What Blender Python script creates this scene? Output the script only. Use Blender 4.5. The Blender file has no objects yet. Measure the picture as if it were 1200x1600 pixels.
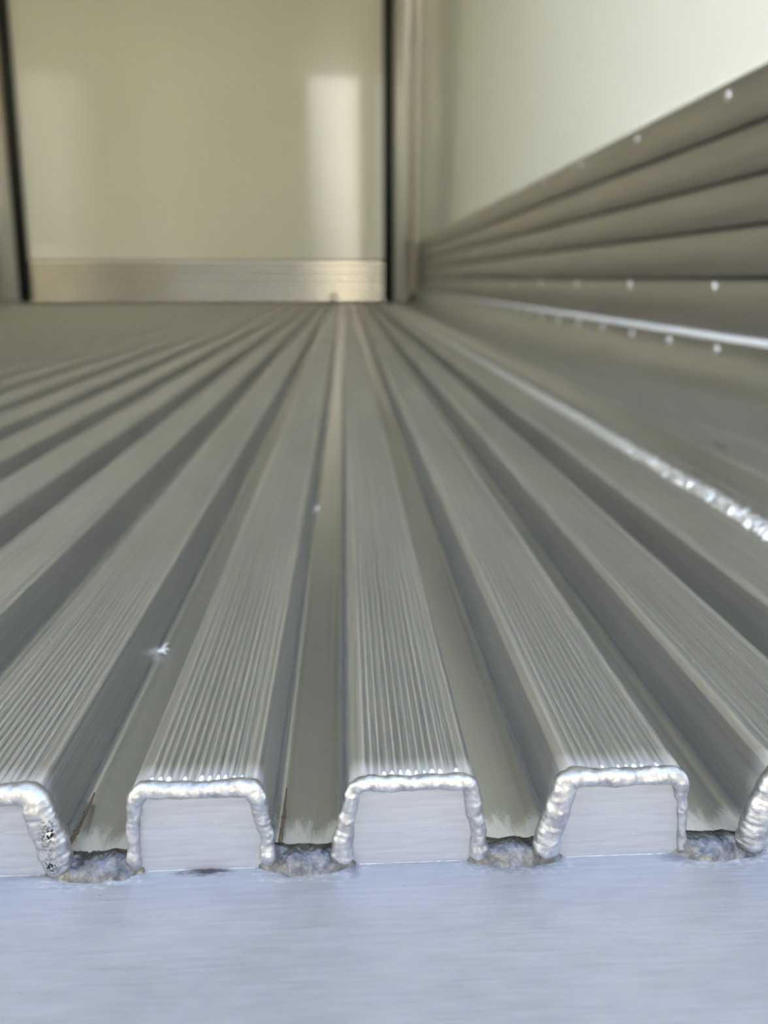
import bpy, bmesh, math, random
from mathutils import Vector, Matrix, noise

S = bpy.context.scene
C = S.collection
random.seed(7)

# ------------------------------------------------------------ camera
cam_d = bpy.data.cameras.new('camera')
cam = bpy.data.objects.new('camera', cam_d)
C.objects.link(cam)
S.camera = cam
right = Vector((0.99883342, -0.0482887, 0.0))
up = Vector((0.01366825, 0.28272254, 0.95910434))
back = -Vector((0.0463139, 0.95798547, -0.28305275))
CAM_Z = 0.1343
cam.matrix_world = Matrix(((right.x, up.x, back.x, 0), (right.y, up.y, back.y, 0), (right.z, up.z, back.z, CAM_Z), (0, 0, 0, 1)))
cam_d.sensor_fit = 'VERTICAL'
cam_d.sensor_height = 36
cam_d.lens = 36 * 1230 / 1600
cam_d.clip_start = 0.01
cam_d.dof.use_dof = True
cam_d.dof.focus_distance = 0.236
cam_d.dof.aperture_fstop = 8.8

# ------------------------------------------------------------ light
w = bpy.data.worlds.new('world')
S.world = w
w.use_nodes = True
wn = w.node_tree
bg = wn.nodes['Background']
sky = wn.nodes.new('ShaderNodeTexSky')
sky.sky_type = 'NISHITA'
sky.sun_disc = False
sky.sun_elevation = math.radians(42)
sky.sun_rotation = math.radians(37)
sky.air_density = 1.0
sky.dust_density = 1.6
sky.ozone_density = 1.0
wn.links.new(sky.outputs[0], bg.inputs[0])
bg.inputs[1].default_value = 0.95

sd = bpy.data.lights.new('sun', 'SUN')
sd.energy = 9.5
sd.color = (1.0, 0.91, 0.74)
sd.angle = 0.0093
sun = bpy.data.objects.new('sun', sd)
C.objects.link(sun)
# the sun stands high beyond the front of the truck, so the box shades its own rear sill
sun.rotation_euler = Vector((0.60, 0.78, 0.84)).to_track_quat('Z', 'Y').to_euler()

pd = bpy.data.lights.new('rear_opening_portal', 'AREA')
pd.shape = 'RECTANGLE'
pd.size = 2.5
pd.size_y = 2.35
pd.cycles.is_portal = True
po = bpy.data.objects.new('rear_opening_portal', pd)
C.objects.link(po)
po.location = (-0.81, -0.02, 1.14)
po.rotation_euler = Vector((0, -1, 0)).to_track_quat('Z', 'Y').to_euler()

S.view_settings.view_transform = 'Standard'
S.view_settings.look = 'None'
S.view_settings.gamma = 1
S.view_settings.exposure = 0.62
S.view_settings.use_curve_mapping = False
S.cycles.use_denoising = True
S.cycles.max_bounces = 14
S.cycles.diffuse_bounces = 9
S.cycles.glossy_bounces = 8
S.cycles.caustics_reflective = True
S.cycles.blur_glossy = 0.5
S.cycles.sample_clamp_indirect = 12

# ------------------------------------------------------------ materials
def mat(name):
    m = bpy.data.materials.new(name)
    m.use_nodes = True
    nt = m.node_tree
    b = nt.nodes['Principled BSDF']
    return m, nt, b

class N:
    """Small wrapper to write node graphs in one line each."""
    def __init__(s, nt):
        s.nt = nt
        s.co = nt.nodes.new('ShaderNodeTexCoord').outputs['Object']
    def link(s, a, b):
        s.nt.links.new(a, b)
    def val(s, sock, v):
        if hasattr(v, 'node'):
            s.link(v, sock)
        else:
            sock.default_value = v
    def scaled(s, sc, loc=(0, 0, 0), co=None):
        n = s.nt.nodes.new('ShaderNodeMapping')
        n.inputs['Scale'].default_value = sc
        n.inputs['Location'].default_value = loc
        s.link(co or s.co, n.inputs['Vector'])
        return n.outputs[0]
    def noise(s, vec, scale=1.0, detail=4.0, rough=0.6):
        n = s.nt.nodes.new('ShaderNodeTexNoise')
        s.link(vec, n.inputs['Vector'])
        n.inputs['Scale'].default_value = scale
        n.inputs['Detail'].default_value = detail
        n.inputs['Roughness'].default_value = rough
        return n.outputs['Fac']
    def vor(s, vec, scale=1.0):
        n = s.nt.nodes.new('ShaderNodeTexVoronoi')
        s.link(vec, n.inputs['Vector'])
        n.inputs['Scale'].default_value = scale
        return n.outputs['Distance']
    def rng(s, v, a, b, c=0.0, d=1.0):
        n = s.nt.nodes.new('ShaderNodeMapRange')
        s.val(n.inputs['Value'], v)
        n.inputs['From Min'].default_value = a
        n.inputs['From Max'].default_value = b
        n.inputs['To Min'].default_value = c
        n.inputs['To Max'].default_value = d
        return n.outputs[0]
    def math(s, op, a, b=0.0, clamp=False):
        n = s.nt.nodes.new('ShaderNodeMath')
        n.operation = op
        n.use_clamp = clamp
        s.val(n.inputs[0], a)
        s.val(n.inputs[1], b)
        return n.outputs[0]
    def mix(s, f, a, b):
        n = s.nt.nodes.new('ShaderNodeMix')
        n.data_type = 'RGBA'
        s.val(n.inputs['Factor'], f)
        s.val(n.inputs['A'] if False else n.inputs[6], a)
        s.val(n.inputs[7], b)
        return n.outputs[2]
    def xyz(s):
        n = s.nt.nodes.new('ShaderNodeSeparateXYZ')
        s.link(s.co, n.inputs[0])
        return n.outputs
    def spot(s, loc, size, soft=0.6, wobble=None):
        """1 inside an ellipsoid round loc, 0 outside; wobble is a noise output that frays the rim."""
        v = s.nt.nodes.new('ShaderNodeVectorMath')
        v.operation = 'SUBTRACT'
        s.link(s.co, v.inputs[0])
        v.inputs[1].default_value = loc
        q = s.nt.nodes.new('ShaderNodeVectorMath')
        q.operation = 'DIVIDE'
        s.link(v.outputs[0], q.inputs[0])
        q.inputs[1].default_value = size
        l = s.nt.nodes.new('ShaderNodeVectorMath')
        l.operation = 'LENGTH'
        s.link(q.outputs[0], l.inputs[0])
        d = l.outputs['Value']
        if wobble is not None:
            d = s.math('ADD', d, s.rng(wobble, 0.3, 0.7, -0.5, 0.5))
        return s.rng(d, 1.0, 1.0 - soft, 0.0, 1.0)
    def bump(s, h, strength, dist, bsdf):
        n = s.nt.nodes.new('ShaderNodeBump')
        n.inputs['Strength'].default_value = strength
        n.inputs['Distance'].default_value = dist
        s.link(h, n.inputs['Height'])
        s.link(n.outputs[0], bsdf.inputs['Normal'])

def c4(r, g, b):
    return (r, g, b, 1.0)

def aluminium(name, base, lo, rough, streak=(900, 6, 900), metallic=0.9, spread=0.06, specks=0.0, bump=0.15, end_wear=None):
    m, nt, b = mat(name)
    n = N(nt)
    st = n.noise(n.scaled(streak), 1.0, 5)
    big = n.noise(n.scaled((14, 3, 14)), 1.0, 3)
    f = n.math('ADD', n.math('MULTIPLY', st, 0.6), n.math('MULTIPLY', big, 0.4))
    col = n.mix(n.rng(f, 0.35, 0.65), c4(*lo), c4(*base))
    if specks:
        v = n.vor(n.scaled((1, 0.45, 1)), 330)
        k = n.noise(n.scaled((60, 60, 60)), 1.0, 2)
        sp = n.math('MULTIPLY', n.rng(v, 0.12, 0.05), n.rng(k, 0.50, 0.62))
        col = n.mix(n.math('MULTIPLY', sp, specks), col, c4(0.95, 0.95, 0.93))
    rr = n.rng(st, 0.3, 0.7, rough - spread, rough + spread)
    if end_wear:
        y = n.xyz()[1]
        wob = n.noise(n.scaled((260, 60, 260)), 1.0, 4)
        wear = n.rng(n.math('SUBTRACT', y, n.rng(wob, 0.3, 0.7, 0.0, end_wear)), 0.1995, 0.1925)
        col = n.mix(n.math('MULTIPLY', wear, 0.8), col, c4(0.86, 0.87, 0.88))
        rr = n.math('ADD', rr, n.math('MULTIPLY', wear, 0.12))
    n.link(col, b.inputs['Base Color'])
    n.link(rr, b.inputs['Roughness'])
    b.inputs['Metallic'].default_value = metallic
    n.bump(st, bump, 0.0004, b)
    return m

def plain(name, col, rough=0.6, metallic=0.0, var=0.15, scale=40, bump=0.0):
    m, nt, b = mat(name)
    n = N(nt)
    a = n.noise(n.scaled((scale,) * 3), 1.0, 4)
    n.link(n.mix(n.rng(a, 0.3, 0.7), c4(*[x * (1 - var) for x in col]), c4(*[min(1, x * (1 + var)) for x in col])), b.inputs['Base Color'])
    b.inputs['Roughness'].default_value = rough
    b.inputs['Metallic'].default_value = metallic
    if bump:
        n.bump(a, bump, 0.001, b)
    return m
M = {}
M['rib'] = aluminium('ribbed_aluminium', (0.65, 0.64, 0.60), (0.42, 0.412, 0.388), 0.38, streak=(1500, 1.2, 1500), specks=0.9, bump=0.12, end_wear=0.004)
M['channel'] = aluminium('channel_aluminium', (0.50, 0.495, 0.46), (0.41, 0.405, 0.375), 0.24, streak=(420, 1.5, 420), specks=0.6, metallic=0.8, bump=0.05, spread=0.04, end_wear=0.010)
M['scuff'] = aluminium('scuff_aluminium', (0.52, 0.50, 0.46), (0.42, 0.40, 0.37), 0.36, streak=(10, 3, 900), bump=0.15)
M['backscuff'] = aluminium('back_scuff_aluminium', (0.62, 0.56, 0.44), (0.50, 0.45, 0.35), 0.11, streak=(3, 10, 900), bump=0.1)
M['cove'] = aluminium('cove_aluminium', (0.56, 0.56, 0.53), (0.47, 0.47, 0.45), 0.33, streak=(40, 4, 40), bump=0.1)
M['rivet'] = aluminium('rivet_aluminium', (0.9, 0.9, 0.92), (0.85, 0.85, 0.88), 0.16, streak=(200, 200, 200))

def sill_material():
    m, nt, b = mat('brushed_sill_aluminium')
    n = N(nt)
    st = n.noise(n.scaled((60, 900, 900)), 1.0, 6)
    cl = n.noise(n.scaled((22, 40, 40)), 1.0, 4)
    fine = n.noise(n.scaled((1600, 1600, 1600)), 1.0, 2)
    f = n.math('ADD', n.math('MULTIPLY', st, 0.55), n.math('MULTIPLY', cl, 0.45))
    col = n.mix(n.rng(f, 0.36, 0.64), c4(0.33, 0.333, 0.34), c4(0.42, 0.42, 0.425))
    wob = n.noise(n.scaled((180, 900, 900)), 1.0, 5)
    crumb = n.noise(n.scaled((420, 700, 700)), 1.0, 6)
    for k in range(-3, 3):      # pale spatter of weld at the foot of each channel
        sp = n.math('MULTIPLY', n.spot((k * 0.0605 + 0.0475, 0.1878, -0.0285), (0.0185, 0.0042, 0.006), 0.9, wob), n.rng(crumb, 0.42, 0.60))
        col = n.mix(n.math('MULTIPLY', sp, 0.85), col, c4(0.74, 0.74, 0.75))
    for loc, size, amt, dark in (
            ((-0.0424, 0.1900, -0.0285), (0.0085, 0.0026, 0.003), 0.95, (0.07, 0.06, 0.055)),
            ((-0.0880, 0.1905, -0.0285), (0.012, 0.0025, 0.003), 0.75, (0.25, 0.24, 0.24)),
            ((0.0007, 0.1885, -0.0285), (0.0022, 0.0040, 0.003), 0.8, (0.20, 0.19, 0.18)),
            ((-0.0160, 0.1870, -0.0285), (0.010, 0.0020, 0.003), 0.8, (0.30, 0.28, 0.27)),
            ((0.0470, 0.1885, -0.0285), (0.0150, 0.0048, 0.004), 0.75, (0.22, 0.225, 0.25)),
            ((0.0960, 0.1890, -0.0285), (0.0080, 0.0035, 0.004), 0.75, (0.20, 0.205, 0.23))):
        sp = n.math('MULTIPLY', n.spot(loc, size, 0.8, wob), amt)
        col = n.mix(sp, col, c4(*dark))
    dots = n.math('MULTIPLY', n.rng(n.vor(n.scaled((1, 1, 1)), 210), 0.055, 0.03), n.rng(cl, 0.55, 0.60))
    col = n.mix(n.math('MULTIPLY', dots, 0.7), col, c4(0.12, 0.11, 0.10))
    n.link(col, b.inputs['Base Color'])
    b.inputs['Metallic'].default_value = 0.55
    n.link(n.rng(st, 0.3, 0.7, 0.42, 0.56), b.inputs['Roughness'])
    n.bump(n.math('ADD', st, n.math('MULTIPLY', fine, 0.4)), 0.25, 0.0003, b)
    return m
M['sill'] = sill_material()

def weld_material(name, base, lo, soot=None):
    m, nt, b = mat(name)
    n = N(nt)
    a = n.noise(n.scaled((300, 300, 300)), 1.0, 6)
    fine = n.noise(n.scaled((1500, 1500, 1500)), 1.0, 4)
    col = n.mix(n.rng(a, 0.35, 0.65), c4(*lo), c4(*base))
    pits = n.math('MULTIPLY', n.rng(n.vor(n.scaled((1, 1, 1)), 900), 0.20, 0.08), n.rng(a, 0.52, 0.66))
    col = n.mix(n.math('MULTIPLY', pits, 0.55), col, c4(0.10, 0.09, 0.09))
    if soot:
        for loc, size in soot:
            sp = n.spot(loc, size, 0.9)
            dots = n.rng(n.vor(n.scaled((1, 1, 1)), 1300), 0.60, 0.48)
            hit = n.math('MULTIPLY', n.math('MULTIPLY', sp, dots), 1.0)
            big = n.math('MULTIPLY', sp, n.rng(a, 0.46, 0.54))
            hit = n.math('MULTIPLY', hit, n.math('ADD', big, 0.55), clamp=True)
            col = n.mix(hit, col, c4(0.012, 0.010, 0.012))
    n.link(col, b.inputs['Base Color'])
    b.inputs['Metallic'].default_value = 0.92
    n.link(n.rng(fine, 0.3, 0.7, 0.30, 0.52), b.inputs['Roughness'])
    n.bump(n.math('ADD', fine, a), 0.35, 0.0004, b)
    return m
M['weld'] = weld_material('weld_bead_metal', (0.58, 0.57, 0.55), (0.36, 0.35, 0.34))
M['weld_sooty'] = weld_material('pitted_weld_metal', (0.56, 0.54, 0.51), (0.40, 0.385, 0.37),
    soot=[((-0.0835, 0.1870, -0.0125), (0.0034, 0.007, 0.0085)), ((-0.0835, 0.1870, -0.0225), (0.0036, 0.007, 0.0050))])
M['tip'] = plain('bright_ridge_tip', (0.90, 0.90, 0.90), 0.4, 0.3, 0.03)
M['weld_shaded'] = weld_material('shaded_weld_metal', (0.18, 0.172, 0.165), (0.07, 0.07, 0.07))  # darker copy of the weld metal; shade of the hollows put into its colour
M['edge_weld'] = weld_material('edge_weld_metal', (0.95, 0.96, 0.98), (0.86, 0.88, 0.92))  # blue-white base stands in for sky mirrored in the weld

def gelcoat(name, col, rough=0.2, coat=0.0, spec=0.5):
    m, nt, b = mat(name)
    n = N(nt)
    a = n.noise(n.scaled((1.1, 1.1, 1.1)), 1.0, 3)
    hi = tuple(min(1, x * 1.02) for x in col)
    lo = tuple(x * 0.97 for x in col)
    n.link(n.mix(n.rng(a, 0.3, 0.7), c4(*lo), c4(*hi)), b.inputs['Base Color'])
    b.inputs['Roughness'].default_value = rough
    b.inputs['Specular IOR Level'].default_value = spec
    n.bump(n.noise(n.scaled((0.9, 0.9, 0.5)), 1.0, 1), 0.05, 0.01, b)
    return m
M['panel'] = gelcoat('white_gelcoat', (0.76, 0.73, 0.565), 0.07, spec=0.68)
M['wallpanel'] = gelcoat('white_wall_gelcoat', (0.92, 0.915, 0.80), 0.14)
M['leftpanel'] = gelcoat('glossy_left_gelcoat', (0.80, 0.78, 0.62), 0.07, spec=1.0)
M['ceiling'] = gelcoat('white_ceiling_gelcoat', (0.80, 0.78, 0.64), 0.3)

M['gasket'] = plain('black_rubber', (0.018, 0.02, 0.016), 0.6)
M['post'] = plain('cream_post', (0.86, 0.83, 0.70), 0.35, 0.2, 0.04, 3)
M['sealant'] = plain('brown_sealant', (0.46, 0.39, 0.25), 0.5, 0, 0.15, 8)
M['caulk'] = plain('white_caulk', (0.88, 0.89, 0.92), 0.28, 0, 0.05, 60, 0.2)
M['stem'] = plain('dry_stem', (0.10, 0.065, 0.035), 0.7, 0, 0.5, 900, 0.5)
M['lint'] = plain('white_lint', (0.85, 0.84, 0.80), 0.8)
M['grit'] = plain('dark_grit', (0.06, 0.05, 0.045), 0.8, 0, 0.4, 2000, 0.5)
M['debris'] = plain('dark_debris', (0.05, 0.042, 0.03), 0.8, 0, 0.4, 60, 0.5)
M['evaporator'] = plain('grey_evaporator', (0.30, 0.30, 0.27), 0.5)
M['concrete'] = plain('yard_concrete', (0.42, 0.40, 0.36), 0.9, 0, 0.1, 1)
M['facade'] = plain('brown_facade', (0.09, 0.082, 0.06), 0.85, 0, 0.1, 0.5)
M['bounce_white'] = plain('white_bounce_face', (0.86, 0.84, 0.76), 0.6, 0, 0.03, 1)  # white of the unseen slabs added for bounce and reflection

# ------------------------------------------------------------ builders
def obj(name, bm, m, parent=None, smooth=True, mesh=None):
    if mesh is None:
        mesh = bpy.data.meshes.new(name)
        bmesh.ops.recalc_face_normals(bm, faces=bm.faces)
        bm.to_mesh(mesh)
        bm.free()
        mesh.materials.append(m)
        if smooth:
            for p in mesh.polygons:
                p.use_smooth = True
    o = bpy.data.objects.new(name, mesh)
    C.objects.link(o)
    if parent:
        o.parent = parent
    return o

def copy(o, parent=None, dx=(0, 0, 0)):
    c = o.copy()
    C.objects.link(c)
    c.parent = parent or o.parent
    c.location = Vector(o.location) + Vector(dx)
    return c

def root(name, kind=None, label=None, cat=None, group=None, loc=(0, 0, 0)):
    o = bpy.data.objects.new(name, None)
    C.objects.link(o)
    o.location = loc
    if kind: o['kind'] = kind
    if label: o['label'] = label
    if cat: o['category'] = cat
    if group: o['group'] = group
    return o

def tag(o, label, cat, group=None):
    o['label'] = label
    o['category'] = cat
    if group: o['group'] = group
    return o

def box_bm(x0, x1, y0, y1, z0, z1, bev=0.0, bm=None):
    own = bm is None
    if own: bm = bmesh.new()
    r = bmesh.ops.create_cube(bm, size=1)
    for v in r['verts']:
        v.co = Vector(((x0 + x1) / 2 + v.co.x * (x1 - x0), (y0 + y1) / 2 + v.co.y * (y1 - y0), (z0 + z1) / 2 + v.co.z * (z1 - z0)))
    if bev:
        bmesh.ops.bevel(bm, geom=bm.edges[:] if own else list({e for v in r['verts'] for e in v.link_edges}), offset=bev, segments=2, affect='EDGES')
    return bm

def extrude_profile(pts, a, b, axis='y', closed=True, bm=None):
    """Sweep a cross-section pts along an axis from a to b. axis y: pts are (x, z); axis x: pts are (y, z)."""
    if bm is None: bm = bmesh.new()
    def P(p, t):
        return (p[0], t, p[1]) if axis == 'y' else (t, p[0], p[1])
    A = [bm.verts.new(P(p, a)) for p in pts]
    B = [bm.verts.new(P(p, b)) for p in pts]
    n = len(pts)
    for i in range(n if closed else n - 1):
        j = (i + 1) % n
        bm.faces.new((A[i], A[j], B[j], B[i]))
    if closed:
        bm.faces.new(A)
        bm.faces.new(B[::-1])
    return bm

def fillet(pts, radii, seg=5):
    """Round the corners of an open polyline."""
    out = [pts[0]]
    for i in range(1, len(pts) - 1):
        p = Vector(pts[i]); a = (Vector(pts[i - 1]) - p); c = (Vector(pts[i + 1]) - p)
        r = min(radii[i], a.length * 0.49, c.length * 0.49)
        if r <= 0:
            out.append(tuple(p)); continue
        s = p + a.normalized() * r; e = p + c.normalized() * r
        for k in range(seg + 1):
            t = k / seg
            q = s * (1 - t) ** 2 + p * 2 * t * (1 - t) + e * t * t
            out.append(tuple(q))
    out.append(pts[-1])
    return out

def shade_by_angle(o, deg=30):
    mesh = o.data
    lim = math.radians(deg)
    bm = bmesh.new(); bm.from_mesh(mesh)
    for e in bm.edges:
        e.smooth = not (len(e.link_faces) == 2 and e.calc_face_angle(0) > lim)
    bm.to_mesh(mesh); bm.free()
    return o

def tube_bm(path, radii, seg=16, squash=(1, 1, 1), amp=0.0, freq=400, ripple=0.0, rip_n=0, seed=0, bm=None):
    """A lumpy tube along path; squash scales the ring in x, y, z; noise and ripples give the weld its look."""
    if bm is None: bm = bmesh.new()
    path = [Vector(p) for p in path]
    n = len(path)
    rings = []
    ref = Vector((0, 1, 0.001))
    for i, p in enumerate(path):
        t = (path[min(i + 1, n - 1)] - path[max(i - 1, 0)]).normalized()
        if abs(t.dot(ref)) > 0.9: ref = Vector((0.001, 0.0, 1))
        u = t.cross(ref).normalized(); v = t.cross(u).normalized()
        r = radii[i]
        if rip_n:
            r *= 1 + ripple * (abs(math.sin(math.pi * rip_n * i / n)) - 0.5)
        ring = []
        for k in range(seg):
            a = 2 * math.pi * k / seg
            d = u * math.cos(a) + v * math.sin(a)
            q = p + Vector((d.x * squash[0], d.y * squash[1], d.z * squash[2])) * r
            if amp:
                off = noise.noise(q * freq + Vector((seed, seed * 2, 0))) + 0.5 * noise.noise(q * freq * 2.6 + Vector((seed, 5, 7)))
                q += d * off * amp
            ring.append(bm.verts.new(q))
        rings.append(ring)
    for i in range(n - 1):
        for k in range(seg):
            j = (k + 1) % seg
            bm.faces.new((rings[i][k], rings[i][j], rings[i + 1][j], rings[i + 1][k]))
    bm.faces.new(rings[0][::-1]); bm.faces.new(rings[-1])
    return bm

def resample(pts, n):
    pts = [Vector(p) for p in pts]
    L = [0]
    for a, b in zip(pts, pts[1:]): L.append(L[-1] + (b - a).length)
    out = []; j = 0
    for i in range(n):
        s = L[-1] * i / (n - 1)
        while j < len(L) - 2 and L[j + 1] < s: j += 1
        t = (s - L[j]) / max(1e-9, L[j + 1] - L[j])
        out.append(pts[j].lerp(pts[j + 1], t))
    return out

def lerp_list(vals, n):
    out = []
    for i in range(n):
        s = (len(vals) - 1) * i / (n - 1); j = min(int(s), len(vals) - 2); t = s - j
        t = t * t * (3 - 2 * t)
        out.append(vals[j] * (1 - t) + vals[j + 1] * t)
    return out

# ------------------------------------------------------------ sizes
PITCH = 0.0605
TOPW = 0.0345
Y0 = 0.1915          # where the ribs end at the rear sill
Y1 = 4.99
ZB = -0.0245         # channel floor
ZS = -0.0285         # sill top
XL, XR = -2.07, 0.44
H = 2.32
K0 = -34

# ------------------------------------------------------------ setting: floor of ribs and channels
floor = root('floor', 'structure')
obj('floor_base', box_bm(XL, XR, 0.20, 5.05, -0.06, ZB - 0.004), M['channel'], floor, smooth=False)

def rib_profile(w):
    T = 0.0022
    g0, g1 = 0.0042, w - 0.0030
    top = []
    n = int(round((g1 - g0) / 0.00235))
    for i in range(n):
        a = g0 + (g1 - g0) * i / n; s = (g1 - g0) / n
        top += [(a, -0.0002), (a + s * 0.20, -0.0011), (a + s * 0.40, -0.0011), (a + s * 0.62, 0.00010), (a + s * 0.82, 0.00006)]
    top.append((g1, -0.0002))
    left = fillet([(-0.0022, ZB - 0.003), (-0.0004, -0.0012), (0.0012, 0.0), (0.0040, 0.0)], [0, 0.004, 0.002, 0], 5)
    rgt = fillet([(w - 0.0028, 0.0), (w - 0.0010, 0.0), (w + 0.0004, -0.0012), (w + 0.0022, ZB - 0.003)], [0, 0.002, 0.004, 0], 5)
    return left + top + rgt

def make_rib(w, k, name='floor_rib'):
    o = obj(name, extrude_profile(rib_profile(w), Y0 - 0.0016, Y1, closed=False), M['rib'], floor)
    shade_by_angle(o, 50)
    o.location.x = k * PITCH
    return o

rib = make_rib(TOPW, 0)
for k in range(K0, 3):
    if k: 
        c = copy(rib); c.location.x = k * PITCH
last_rib = make_rib(0.0465, 3)

# channel between two ribs: fillets at the sides, a low step along the middle
x0, x1 = TOPW + 0.0012, PITCH - 0.0012
ch_pts = fillet([(x0 - 0.0010, ZB + 0.006), (x0 + 0.0020, ZB), (x0 + 0.0070, ZB - 0.0003), (x0 + 0.0110, ZB - 0.0004),
                 (x1 - 0.0070, ZB - 0.0003), (x1 - 0.0020, ZB), (x1 + 0.0010, ZB + 0.006)], [0, 0.005, 0.003, 0.003, 0.003, 0.005, 0], 6)
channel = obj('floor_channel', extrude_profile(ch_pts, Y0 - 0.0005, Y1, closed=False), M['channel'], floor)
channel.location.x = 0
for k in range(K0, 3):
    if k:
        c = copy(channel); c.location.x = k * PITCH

# white-tipped ends of the tread ridges, joined: too small to pick apart one by one
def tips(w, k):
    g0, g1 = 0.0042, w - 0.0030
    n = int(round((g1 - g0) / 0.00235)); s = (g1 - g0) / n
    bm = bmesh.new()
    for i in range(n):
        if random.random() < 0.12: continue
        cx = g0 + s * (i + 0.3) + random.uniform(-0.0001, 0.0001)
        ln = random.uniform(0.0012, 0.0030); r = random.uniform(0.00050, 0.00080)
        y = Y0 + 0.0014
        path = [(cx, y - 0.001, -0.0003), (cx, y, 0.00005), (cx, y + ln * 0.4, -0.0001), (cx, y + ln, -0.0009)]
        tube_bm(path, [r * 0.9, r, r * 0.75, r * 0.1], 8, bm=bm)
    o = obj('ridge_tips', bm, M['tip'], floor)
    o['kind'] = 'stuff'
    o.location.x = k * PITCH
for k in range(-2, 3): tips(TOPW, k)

# ------------------------------------------------------------ rear sill with end plates and weld beads
sill = root('rear_sill', 'thing', label='brushed aluminium rear sill plate with silver weld beads along the ribbed floor ends', cat='sill')
pts = fillet([(Y0 - 0.0002, ZS + 0.0005), (Y0 - 0.0008, ZS), (0.075, ZS - 0.0010), (0.060, ZS - 0.020), (0.058, -0.14), (0.075, -0.14), (0.20, -0.06), (0.20, ZB - 0.0035)],
             [0, 0.0005, 0.006, 0.01, 0, 0, 0, 0], 5)
o = obj('sill_plate', extrude_profile(pts, -2.12, 0.50, 'x', closed=True), M['sill'], sill)
shade_by_angle(o, 35)

def end_plate(w, k):
    p = fillet([(-0.0020, ZS - 0.002), (0.0010, -0.0022), (w - 0.0010, -0.0022), (w + 0.0020, ZS - 0.002)], [0, 0.003, 0.003, 0], 4)
    bm = extrude_profile(p, Y0 - 0.0011, Y0 + 0.003, 'y', closed=True)
    o = obj('end_plate', bm, M['sill'], sill, smooth=False)
    o.location.x = k * PITCH
    return o
# the low front face of the channels, below the puddle of weld
def channel_end(k):
    o = obj('channel_end', box_bm(TOPW - 0.003, PITCH + 0.003, Y0 - 0.0008, Y0 + 0.002, ZS - 0.002, ZB - 0.0005), M['sill'], sill, smooth=False)
    o.location.x = k * PITCH
    return o
ep = end_plate(TOPW, 0)
ce = channel_end(0)
for k in range(K0, 3):
    if k:
        c = copy(ep); c.location.x = k * PITCH
        c = copy(ce); c.location.x = k * PITCH
end_plate(0.0465, 3)

def arch(w, lx=0.0, rx=0.0, drop=0.0):
    """path of a bead over a rib end; lx, rx push the feet outwards."""
    return fillet([(-0.0024 - lx, ZS + 0.0008), (-0.0016 - lx * 0.6, ZB + 0.008), (0.0010, -0.0010), (w * 0.5, -0.0016 + drop), (w - 0.0010, -0.0010), (w + 0.0016 + rx * 0.6, ZB + 0.008), (w + 0.0024 + rx, ZS + 0.0008)],
                  [0, 0.003, 0.0036, 0.006, 0.0036, 0.003, 0], 8)

def bead(k, w, radii, lx=0.0, rx=0.0, m='weld', seed=0, amp=0.00045, hi=True, drop=0.0):
    n = 240 if hi else 40
    path = [Vector((p[0] + k * PITCH, Y0 - 0.0014, p[1])) for p in arch(w, lx, rx, drop)]
    path = resample(path, n)
    for i, p in enumerate(path):
        p.x += 0.0005 * noise.noise(Vector((i * 0.06, seed, 0)))
        p.z += 0.0005 * noise.noise(Vector((seed, i * 0.05, 3)))
    rr = lerp_list(radii, n)
    for i in range(n):
        e = min(i, n - 1 - i) / (0.05 * n)
        if e < 1: rr[i] *= math.sqrt(max(0.02, 1 - (1 - e) ** 2))
    bm = tube_bm(path, rr, 28 if hi else 10, (1, 0.85, 1), amp if hi else 0.0002, 300, 0.025 if hi else 0, 41 if hi else 0, seed)
    return obj('weld_bead', bm, M[m], sill)

mm = 0.001
# radii from the left foot over the top to the right foot, as each bead looks in the photograph
bead(-2, TOPW, [1.8*mm, 2.0*mm, 2.6*mm, 2.8*mm, 2.8*mm, 3.2*mm, 4.4*mm, 4.6*mm, 4.0*mm], rx=0.0012, m='weld_sooty', seed=1)
bead(-1, TOPW, [2.4*mm, 1.8*mm, 1.9*mm, 2.5*mm, 2.6*mm, 2.4*mm, 2.5*mm, 3.0*mm, 2.2*mm, 2.0*mm, 2.6*mm], lx=-0.0008, seed=2)
bead(0, TOPW, [3.6*mm, 2.9*mm, 2.3*mm, 2.1*mm, 2.4*mm, 2.3*mm, 2.2*mm, 2.6*mm, 2.4*mm, 2.2*mm, 3.2*mm], lx=0.0008, seed=3)
bead(1, TOPW, [4.4*mm, 3.8*mm, 3.8*mm, 3.4*mm, 2.6*mm, 2.7*mm, 2.6*mm, 2.5*mm, 1.5*mm, 1.2*mm, 1.4*mm], lx=0.0022, rx=-0.0006, seed=4)
bead(2, TOPW, [4.6*mm, 4.4*mm, 3.8*mm, 3.2*mm, 2.7*mm, 2.6*mm, 2.5*mm, 2.5*mm, 2.0*mm], lx=0.0016, seed=5)
bead(3, 0.0465, [3.2*mm, 3.0*mm, 2.6*mm, 2.6*mm, 2.6*mm, 2.6*mm, 2.2*mm], seed=6, hi=False)
far_bead = bead(-3, TOPW, [2.6*mm, 2.4*mm, 2.6*mm, 2.6*mm, 2.6*mm], seed=8, hi=False)
for k in range(K0, -3):
    c = copy(far_bead); c.location.x = (k + 3) * PITCH

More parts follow.
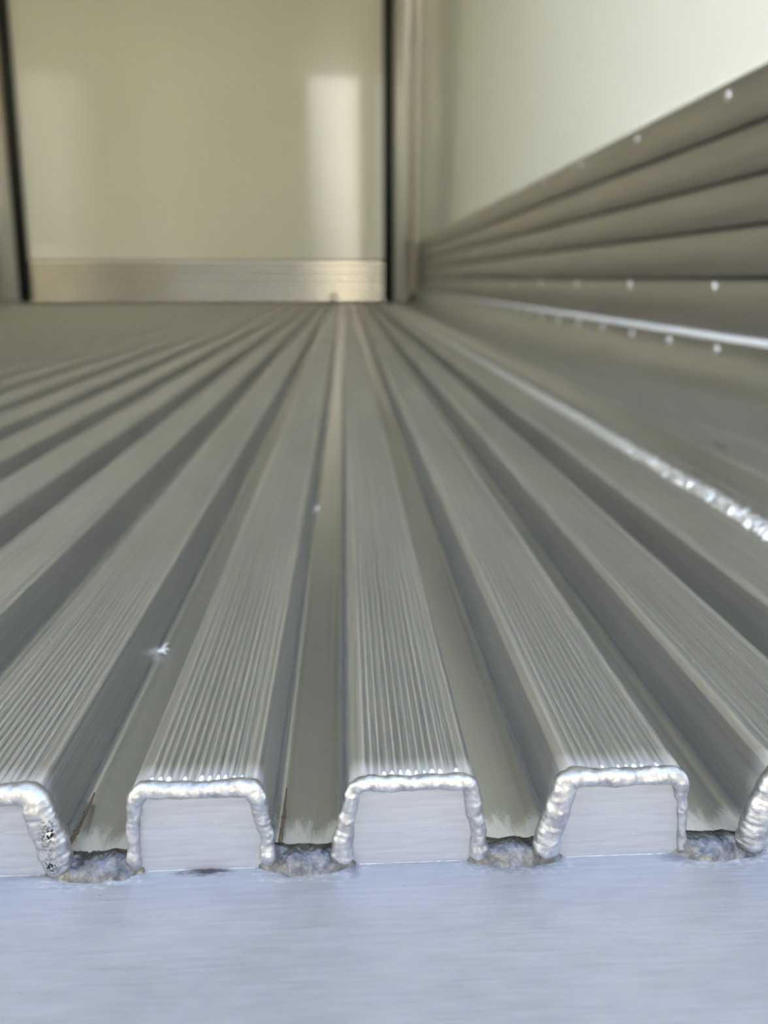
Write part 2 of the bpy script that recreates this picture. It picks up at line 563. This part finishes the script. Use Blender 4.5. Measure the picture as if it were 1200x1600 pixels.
def puddle(k, seed, m='weld_shaded', hi=True, sag=0.0):
    """weld metal that fills the mouth of a channel: a sagging lumpy strip from rib foot to rib foot."""
    nx, ny = (96, 56) if hi else (10, 6)
    xa, xb = k * PITCH + TOPW - 0.001, (k + 1) * PITCH + 0.001
    bm = bmesh.new(); g = []
    for j in range(ny + 1):
        v = j / ny; row = []
        for i in range(nx + 1):
            u = i / nx
            x = xa + (xb - xa) * u
            side = (2 * u - 1) ** 4
            y = Y0 + 0.0050 - (0.0104 - 0.0040 * abs(2 * u - 1) ** 2.2) * v
            edge = 0.0006 * noise.noise(Vector((x * 300, seed, 1)))
            y += edge
            dome = math.sin(math.pi * min(1, v * 1.02)) ** 0.9 if v < 0.98 else 0
            z = (ZB - 0.0014) * (1 - v) + (ZS - 0.0004) * v + dome * 0.0036 + side * 0.0030 * (1 - v * 0.8)
            q = Vector((x, y, z))
            z += min(1, v * 4) * 0.0010 * noise.noise(q * 240 + Vector((seed, 0, 0))) + 0.0002 * noise.noise(q * 1100 + Vector((0, seed, 0)))
            row.append(bm.verts.new((x, y, z)))
        g.append(row)
    for j in range(ny):
        for i in range(nx):
            bm.faces.new((g[j][i], g[j][i + 1], g[j + 1][i + 1], g[j + 1][i]))
    r = bmesh.ops.extrude_face_region(bm, geom=bm.faces[:])
    for e in r['geom']:
        if isinstance(e, bmesh.types.BMVert): e.co.z = min(e.co.z, ZS) - 0.002
    return obj('channel_weld', bm, M[m], sill)
for k in range(-3, 3): puddle(k, k + 11)
fp = puddle(-4, 3, hi=False)
for k in range(K0, -4):
    c = copy(fp); c.location.x = (k + 4) * PITCH

# thin smeared fillet of weld along the crease between end plates and sill plate
def crease(k, seed):
    a = k * PITCH + 0.002; b = k * PITCH + TOPW - 0.002
    path = resample([(a, Y0 - 0.0011, ZS + 0.0001), (b, Y0 - 0.0011, ZS + 0.0001)], 60)
    bm = tube_bm(path, [0.00022 + 0.00035 * noise.noise(Vector((i * 0.3, seed, 0))) for i in range(60)], 10, (1, 1, 1), 0.00012, 500, seed=seed)
    return obj('crease_fillet', bm, M['sill'], sill)
for k in range(-2, 3): crease(k, k + 20)

# ------------------------------------------------------------ right edge of the floor: weld and cove flashing
ew = root('floor_edge', 'structure')
def edge_weld(x, z, r, amp, seed, n, name, m):
    path = []
    for i in range(n):
        t = i / (n - 1)
        y = 0.20 + (4.95 - 0.20) * t ** 2.6
        path.append(Vector((x + 0.0012 * noise.noise(Vector((y * 45, seed, 0))), y, z)))
    rad = [r * (1 + 0.30 * noise.noise(Vector((p.y * 90, seed, 5)))) for p in path]
    return obj(name, tube_bm(path, rad, 16, (1.15, 1, 0.75), amp, 260, seed=seed), M[m], ew)
edge_weld(0.2310, 0.0010, 0.0048, 0.0030, 31, 1600, 'edge_weld_bead', 'edge_weld')
edge_weld(0.2400, 0.0006, 0.0026, 0.0022, 37, 1600, 'upper_weld_bead', 'weld')

cove = [(0.2270, -0.0060), (0.2440, 0.0004), (0.2520, -0.0090), (0.2730, -0.0105), (0.2860, 0.0020), (0.2930, 0.0052), (0.3270, 0.0056),
        (0.3420, 0.0020), (0.3600, -0.0060), (0.3850, 0.0010), (0.4080, 0.0110), (0.4240, 0.0270), (0.4315, 0.0420), (0.4345, 0.0520), (0.4350, 0.0685)]
cp = fillet(cove, [0, .004, .004, .005, .004, .006, .006, .006, .012, .02, .02, .012, .01, .006, 0], 6) + [(0.44, 0.0685), (0.44, -0.03), (0.2270, -0.03)]
cv = obj('cove_flashing', extrude_profile(cp, 0.192, Y1, closed=True), M['cove'], ew)
shade_by_angle(cv, 40)
caulk_path = resample([(0.4350, 0.20, 0.0700), (0.4350, Y1, 0.0700)], 400)
for p in caulk_path: p.z += 0.0006 * noise.noise(Vector((p.y * 14, 0, 0)))
obj('caulk_bead', tube_bm(caulk_path, [0.0040 * (1 + 0.12 * noise.noise(Vector((p.y * 30, 3, 0)))) for p in caulk_path], 10, (0.9, 1, 1.0)), M['caulk'], ew)

def rivet_mesh(r=0.0056, axis='x'):
    bm = bmesh.new()
    prof = [(0.0, 1.25), (0.0007, 1.22), (0.0014, 1.02), (0.0021, 0.66), (0.0025, 0.30), (0.0026, 0.0)]
    rings = []
    for d, s in prof[:-1]:
        rings.append([bm.verts.new((-d, r * s * math.cos(a * math.pi / 8), r * s * math.sin(a * math.pi / 8))) for a in range(16)])
    tip = bm.verts.new((-0.0026, 0, 0))
    for i in range(len(rings) - 1):
        for k in range(16):
            j = (k + 1) % 16
            bm.faces.new((rings[i][k], rings[i][j], rings[i + 1][j], rings[i + 1][k]))
    for k in range(16): bm.faces.new((rings[-1][k], rings[-1][(k + 1) % 16], tip))
    return bm
rivet0 = obj('rivet', rivet_mesh(), M['rivet'], ew)
rivet0.location = (0.4343, 0.795 + 0.135 * -3, 0.0570)
y = 0.795 - 0.135 * 2
rv_y0 = 0.920
rivet0.location = (0.4340, rv_y0 - 0.141 * 5, 0.0560)
for i in range(-4, 29):
    c = copy(rivet0); c.location = (0.4340, rv_y0 + 0.141 * i, 0.0560)

# ------------------------------------------------------------ side walls
def scuff_planks(parent, xs, sgn, zs, mesh_mat):
    """planks stacked up the wall; sgn -1 faces -x."""
    out = []
    for z0, z1 in zip(zs, zs[1:]):
        h = z1 - z0; d = 0.006
        g = 0.0022
        p = [(0, z0 + g), (0.0040, z0 + g), (0.0060, z0 + g + 0.003), (0.0056, z0 + h * 0.5), (0.0060, z1 - g - 0.003), (0.0040, z1 - g), (0, z1 - g)]
        p = [(xs + sgn * a, b) for a, b in p]
        o = obj('scuff_plank', extrude_profile(p, 0.13, Y1, closed=True), mesh_mat, parent)
        shade_by_angle(o, 60)
        out.append(o)
    return out

wr = root('wall_right', 'structure')
obj('wall_panel', box_bm(0.440, 0.50, 0.12, 5.05, -0.06, H + 0.03), M['wallpanel'], wr, smooth=False)
ZP = [0.0715, 0.136, 0.1905, 0.241, 0.293, 0.350]
scuff_planks(wr, 0.440, -1, ZP, M['scuff'])
obj('scuff_backing', box_bm(0.4385, 0.440, 0.13, Y1, 0.07, 0.349), M['gasket'], wr, smooth=False)
obj('top_sealant', box_bm(0.4365, 0.440, 0.13, Y1, 0.3485, 0.3510, 0.0008), M['wallpanel'], wr)
for i in range(-2, 15):
    c = copy(rivet0, wr); c.location = (0.4340, 0.945 + 0.284 * i, 0.1265)
for i in range(-2, 15):
    c = copy(rivet0, wr); c.location = (0.4340, 0.965 + 0.286 * i, 0.3330)

wl = root('wall_left', 'structure')
obj('wall_panel', box_bm(XL - 0.06, XL, 0.12, 5.05, -0.06, H + 0.03), M['leftpanel'], wl, smooth=False)
scuff_planks(wl, XL, 1, ZP, M['backscuff'])

cl = root('ceiling', 'structure')
obj('ceiling_panel', box_bm(XL - 0.06, XR + 0.06, 0.12, 5.05, H, H + 0.06), M['ceiling'], cl, smooth=False)

# ------------------------------------------------------------ bulkhead at the far end
wb = root('wall_back', 'structure')
obj('wall_panel', box_bm(-1.88, 0.262, 4.995, 5.05, -0.06, H), M['panel'], wb, smooth=False)
def corner_post(xa, xb, gx):
    obj('corner_post', box_bm(xa, xb, 4.975, 5.05, 0.0, H, 0.004), M['post'], wb)
corner_post(0.283, 0.388, 0)
corner_post(0.418, 0.4395, 0)
corner_post(-2.068, -1.925, 0)
obj('post_backing', box_bm(0.262, 0.4395, 5.0, 5.05, -0.06, H), M['sealant'], wb, smooth=False)
obj('post_backing', box_bm(-2.068, -1.88, 5.0, 5.05, -0.06, H), M['sealant'], wb, smooth=False)
obj('corner_sealant', box_bm(0.386, 0.420, 4.982, 5.0, 0.0, H, 0.003), M['sealant'], wb)
def gasket(x, lean):
    o = obj('gasket', box_bm(-0.030, 0.030, -0.032, 0.010, 0.0, H - 0.02, 0.008), M['gasket'], wb)
    o.location = (x, 4.985, 0.004)
    o.rotation_euler = (0, math.radians(lean), 0)
gasket(0.268, -0.1)
gasket(-1.905, 2.4)
zs = [0.004, 0.052, 0.100, 0.146, 0.192, 0.238]
for z0, z1 in zip(zs, zs[1:]):
    p = [(4.995, z0 + 0.004), (4.990, z0 + 0.004), (4.987, z0 + 0.007), (4.987, z1 - 0.007), (4.990, z1 - 0.004), (4.995, z1 - 0.004)]
    o = obj('scuff_plank', extrude_profile(p, -1.876, 0.240, 'x'), M['backscuff'], wb)
    shade_by_angle(o, 60)
obj('scuff_backing', box_bm(-1.876, 0.240, 4.993, 4.995, 0.0, 0.242), M['gasket'], wb, smooth=False)
bk = obj('dark_bracket', box_bm(0.400, 0.430, 4.955, 4.975, 0.018, 0.050, 0.004), M['debris'], wb)

ev = root('refrigeration_unit', 'structure')
obj('unit_housing', box_bm(-1.60, 0.10, 4.45, 4.99, 1.85, 2.27, 0.03), M['evaporator'], ev)

# ------------------------------------------------------------ small things on the floor
def stem(a, b, r, label, bend=0.0006, nodes=(0.25, 0.6)):
    a, b = Vector(a), Vector(b)
    n = 40; path = []; rad = []
    for i in range(n):
        t = i / (n - 1)
        p = a.lerp(b, t)
        p.x += bend * math.sin(t * math.pi) + 0.00015 * noise.noise(Vector((t * 9, 3, 0)))
        p.z += 0.0004 * math.sin(t * math.pi)
        path.append(p)
        q = r * (1 - 0.65 * t)
        for nd in nodes: q += r * 0.7 * math.exp(-((t - nd) / 0.018) ** 2)
        rad.append(q)
    base = a.copy()
    for p in path: p -= base
    o = obj('dry_stem', tube_bm(path, rad, 10, (1, 1, 1), 0.00006, 1500), M['stem'])
    o.location = base
    tag(o, label, 'stem')
    return o
stem((-0.0812, 0.1925, -0.0212), (-0.0816, 0.2190, -0.0222), 0.00070, 'brown dry stem with nodes lying in the channel at the left edge')
stem((-0.0207, 0.1920, -0.0208), (-0.0207, 0.2185, -0.0222), 0.00065, 'brown dry straw leaning in the channel left of the middle rib', 0.0002, (0.4,))

def lint(loc, size, label, arms):
    bm = bmesh.new()
    for ang, ln in arms:
        a = math.radians(ang); path = []; rad = []
        for i in range(10):
            t = i / 9
            path.append(Vector((math.cos(a) * ln * t * size + 0.05 * size * math.sin(t * 6), math.sin(a) * ln * t * size, size * 0.10 + 0.16 * size * math.sin(t * 2.6))))
            rad.append(size * 0.12 * (1 - 0.75 * t))
        tube_bm(path, rad, 8, (1, 1, 0.6), size * 0.03, 900, bm=bm)
    o = obj('lint', bm, M['lint'])
    o.location = loc
    return tag(o, label, 'lint')
lint((-0.0838, 0.3205, ZB + 0.0003), 0.0072, 'small white star-shaped bit of lint in the left channel',
     [(70, 1.1), (128, 1.0), (188, 1.5), (-40, 0.75), (10, 0.6), (-100, 0.35)])
sp = obj('white_crumb', bmesh.new() if False else tube_bm([(0, -0.0014, 0.0006), (0, -0.0006, 0.001), (0, 0.0006, 0.001), (0, 0.0014, 0.0006)], [0.0004, 0.0013, 0.0013, 0.0004], 10, amp=0.0003), M['lint'])
sp.location = (-0.0215, 0.546, ZB + 0.0004)
tag(sp, 'tiny blurred white crumb in the channel left of the middle rib', 'crumb')

def grit(x, y, r, label, seed):
    bm = bmesh.new()
    bmesh.ops.create_icosphere(bm, subdivisions=2, radius=r)
    for v in bm.verts:
        v.co *= 1 + 0.35 * noise.noise(v.co / r + Vector((seed, 0, 0)))
        v.co.z *= 0.5
    o = obj('grit_speck', bm, M['grit'])
    o.location = (x, y, ZS + r * 0.3 - 0.0006)
    tag(o, label, 'speck', 'grit specks on the sill')
grit(0.0650, 0.1831, 0.00048, 'largest black grit speck on the sill under the second rib from right', 1)
grit(0.0694, 0.1797, 0.00022, 'tiny dark speck on the sill just right of the largest one', 2)
grit(0.0738, 0.1758, 0.00030, 'reddish dark speck on the sill below right of the largest one', 3)
grit(0.0754, 0.1533, 0.00024, 'dark speck low on the sill plate at lower right', 4)
grit(-0.0953, 0.1845, 0.00030, 'dark speck on the sill below the leftmost pitted weld', 5)

def debris(x, y):
    bm = bmesh.new()
    tube_bm([(-0.030, 0, 0.004), (-0.016, 0, 0.012), (0, 0, 0.022), (0.014, 0, 0.012), (0.028, 0, 0.004)], [0.004, 0.012, 0.020, 0.012, 0.004], 10, amp=0.006, freq=40, bm=bm)
    tube_bm([(0, 0, 0.02), (0.002, 0, 0.045), (-0.003, 0, 0.070)], [0.012, 0.007, 0.003], 8, amp=0.002, freq=60, bm=bm)
    o = obj('dark_debris', bm, M['debris'])
    o.location = (x, y, 0.002)
    tag(o, 'small dark peaked clump on the floor against the far wall', 'debris')
debris(-0.0665, 4.80)

# ------------------------------------------------------------ the yard behind the open rear, seen only as light and reflection
gr = obj('ground', box_bm(-30, 30, -30, 0.0, -1.2, -1.1), M['concrete'], smooth=False)
gr['kind'] = 'structure'
wh = root('wall_yard', 'structure')
obj('facade', box_bm(-14, 14, -6.2, -5.2, -1.1, 3.7), M['facade'], wh, smooth=False)
obj('added_reflection_slab', box_bm(-0.49, 0.235, -2.85, -2.5, -1.1, 3.2, 0.02), M['bounce_white'], wh)  # unseen slab, added for the bright patch mirrored in the bulkhead
obj('added_bounce_wall', box_bm(-4.6, -4.3, -14, 5.0, -0.2, 2.9), M['bounce_white'], wh, smooth=False)  # unseen wall, added to bounce sunlight onto the right wall
obj('added_reflection_panel', box_bm(0.62, 2.05, -5.2, -5.08, -1.1, 3.6, 0.02), M['bounce_white'], wh)  # unseen slab, added to fill the mirrored patch at the left
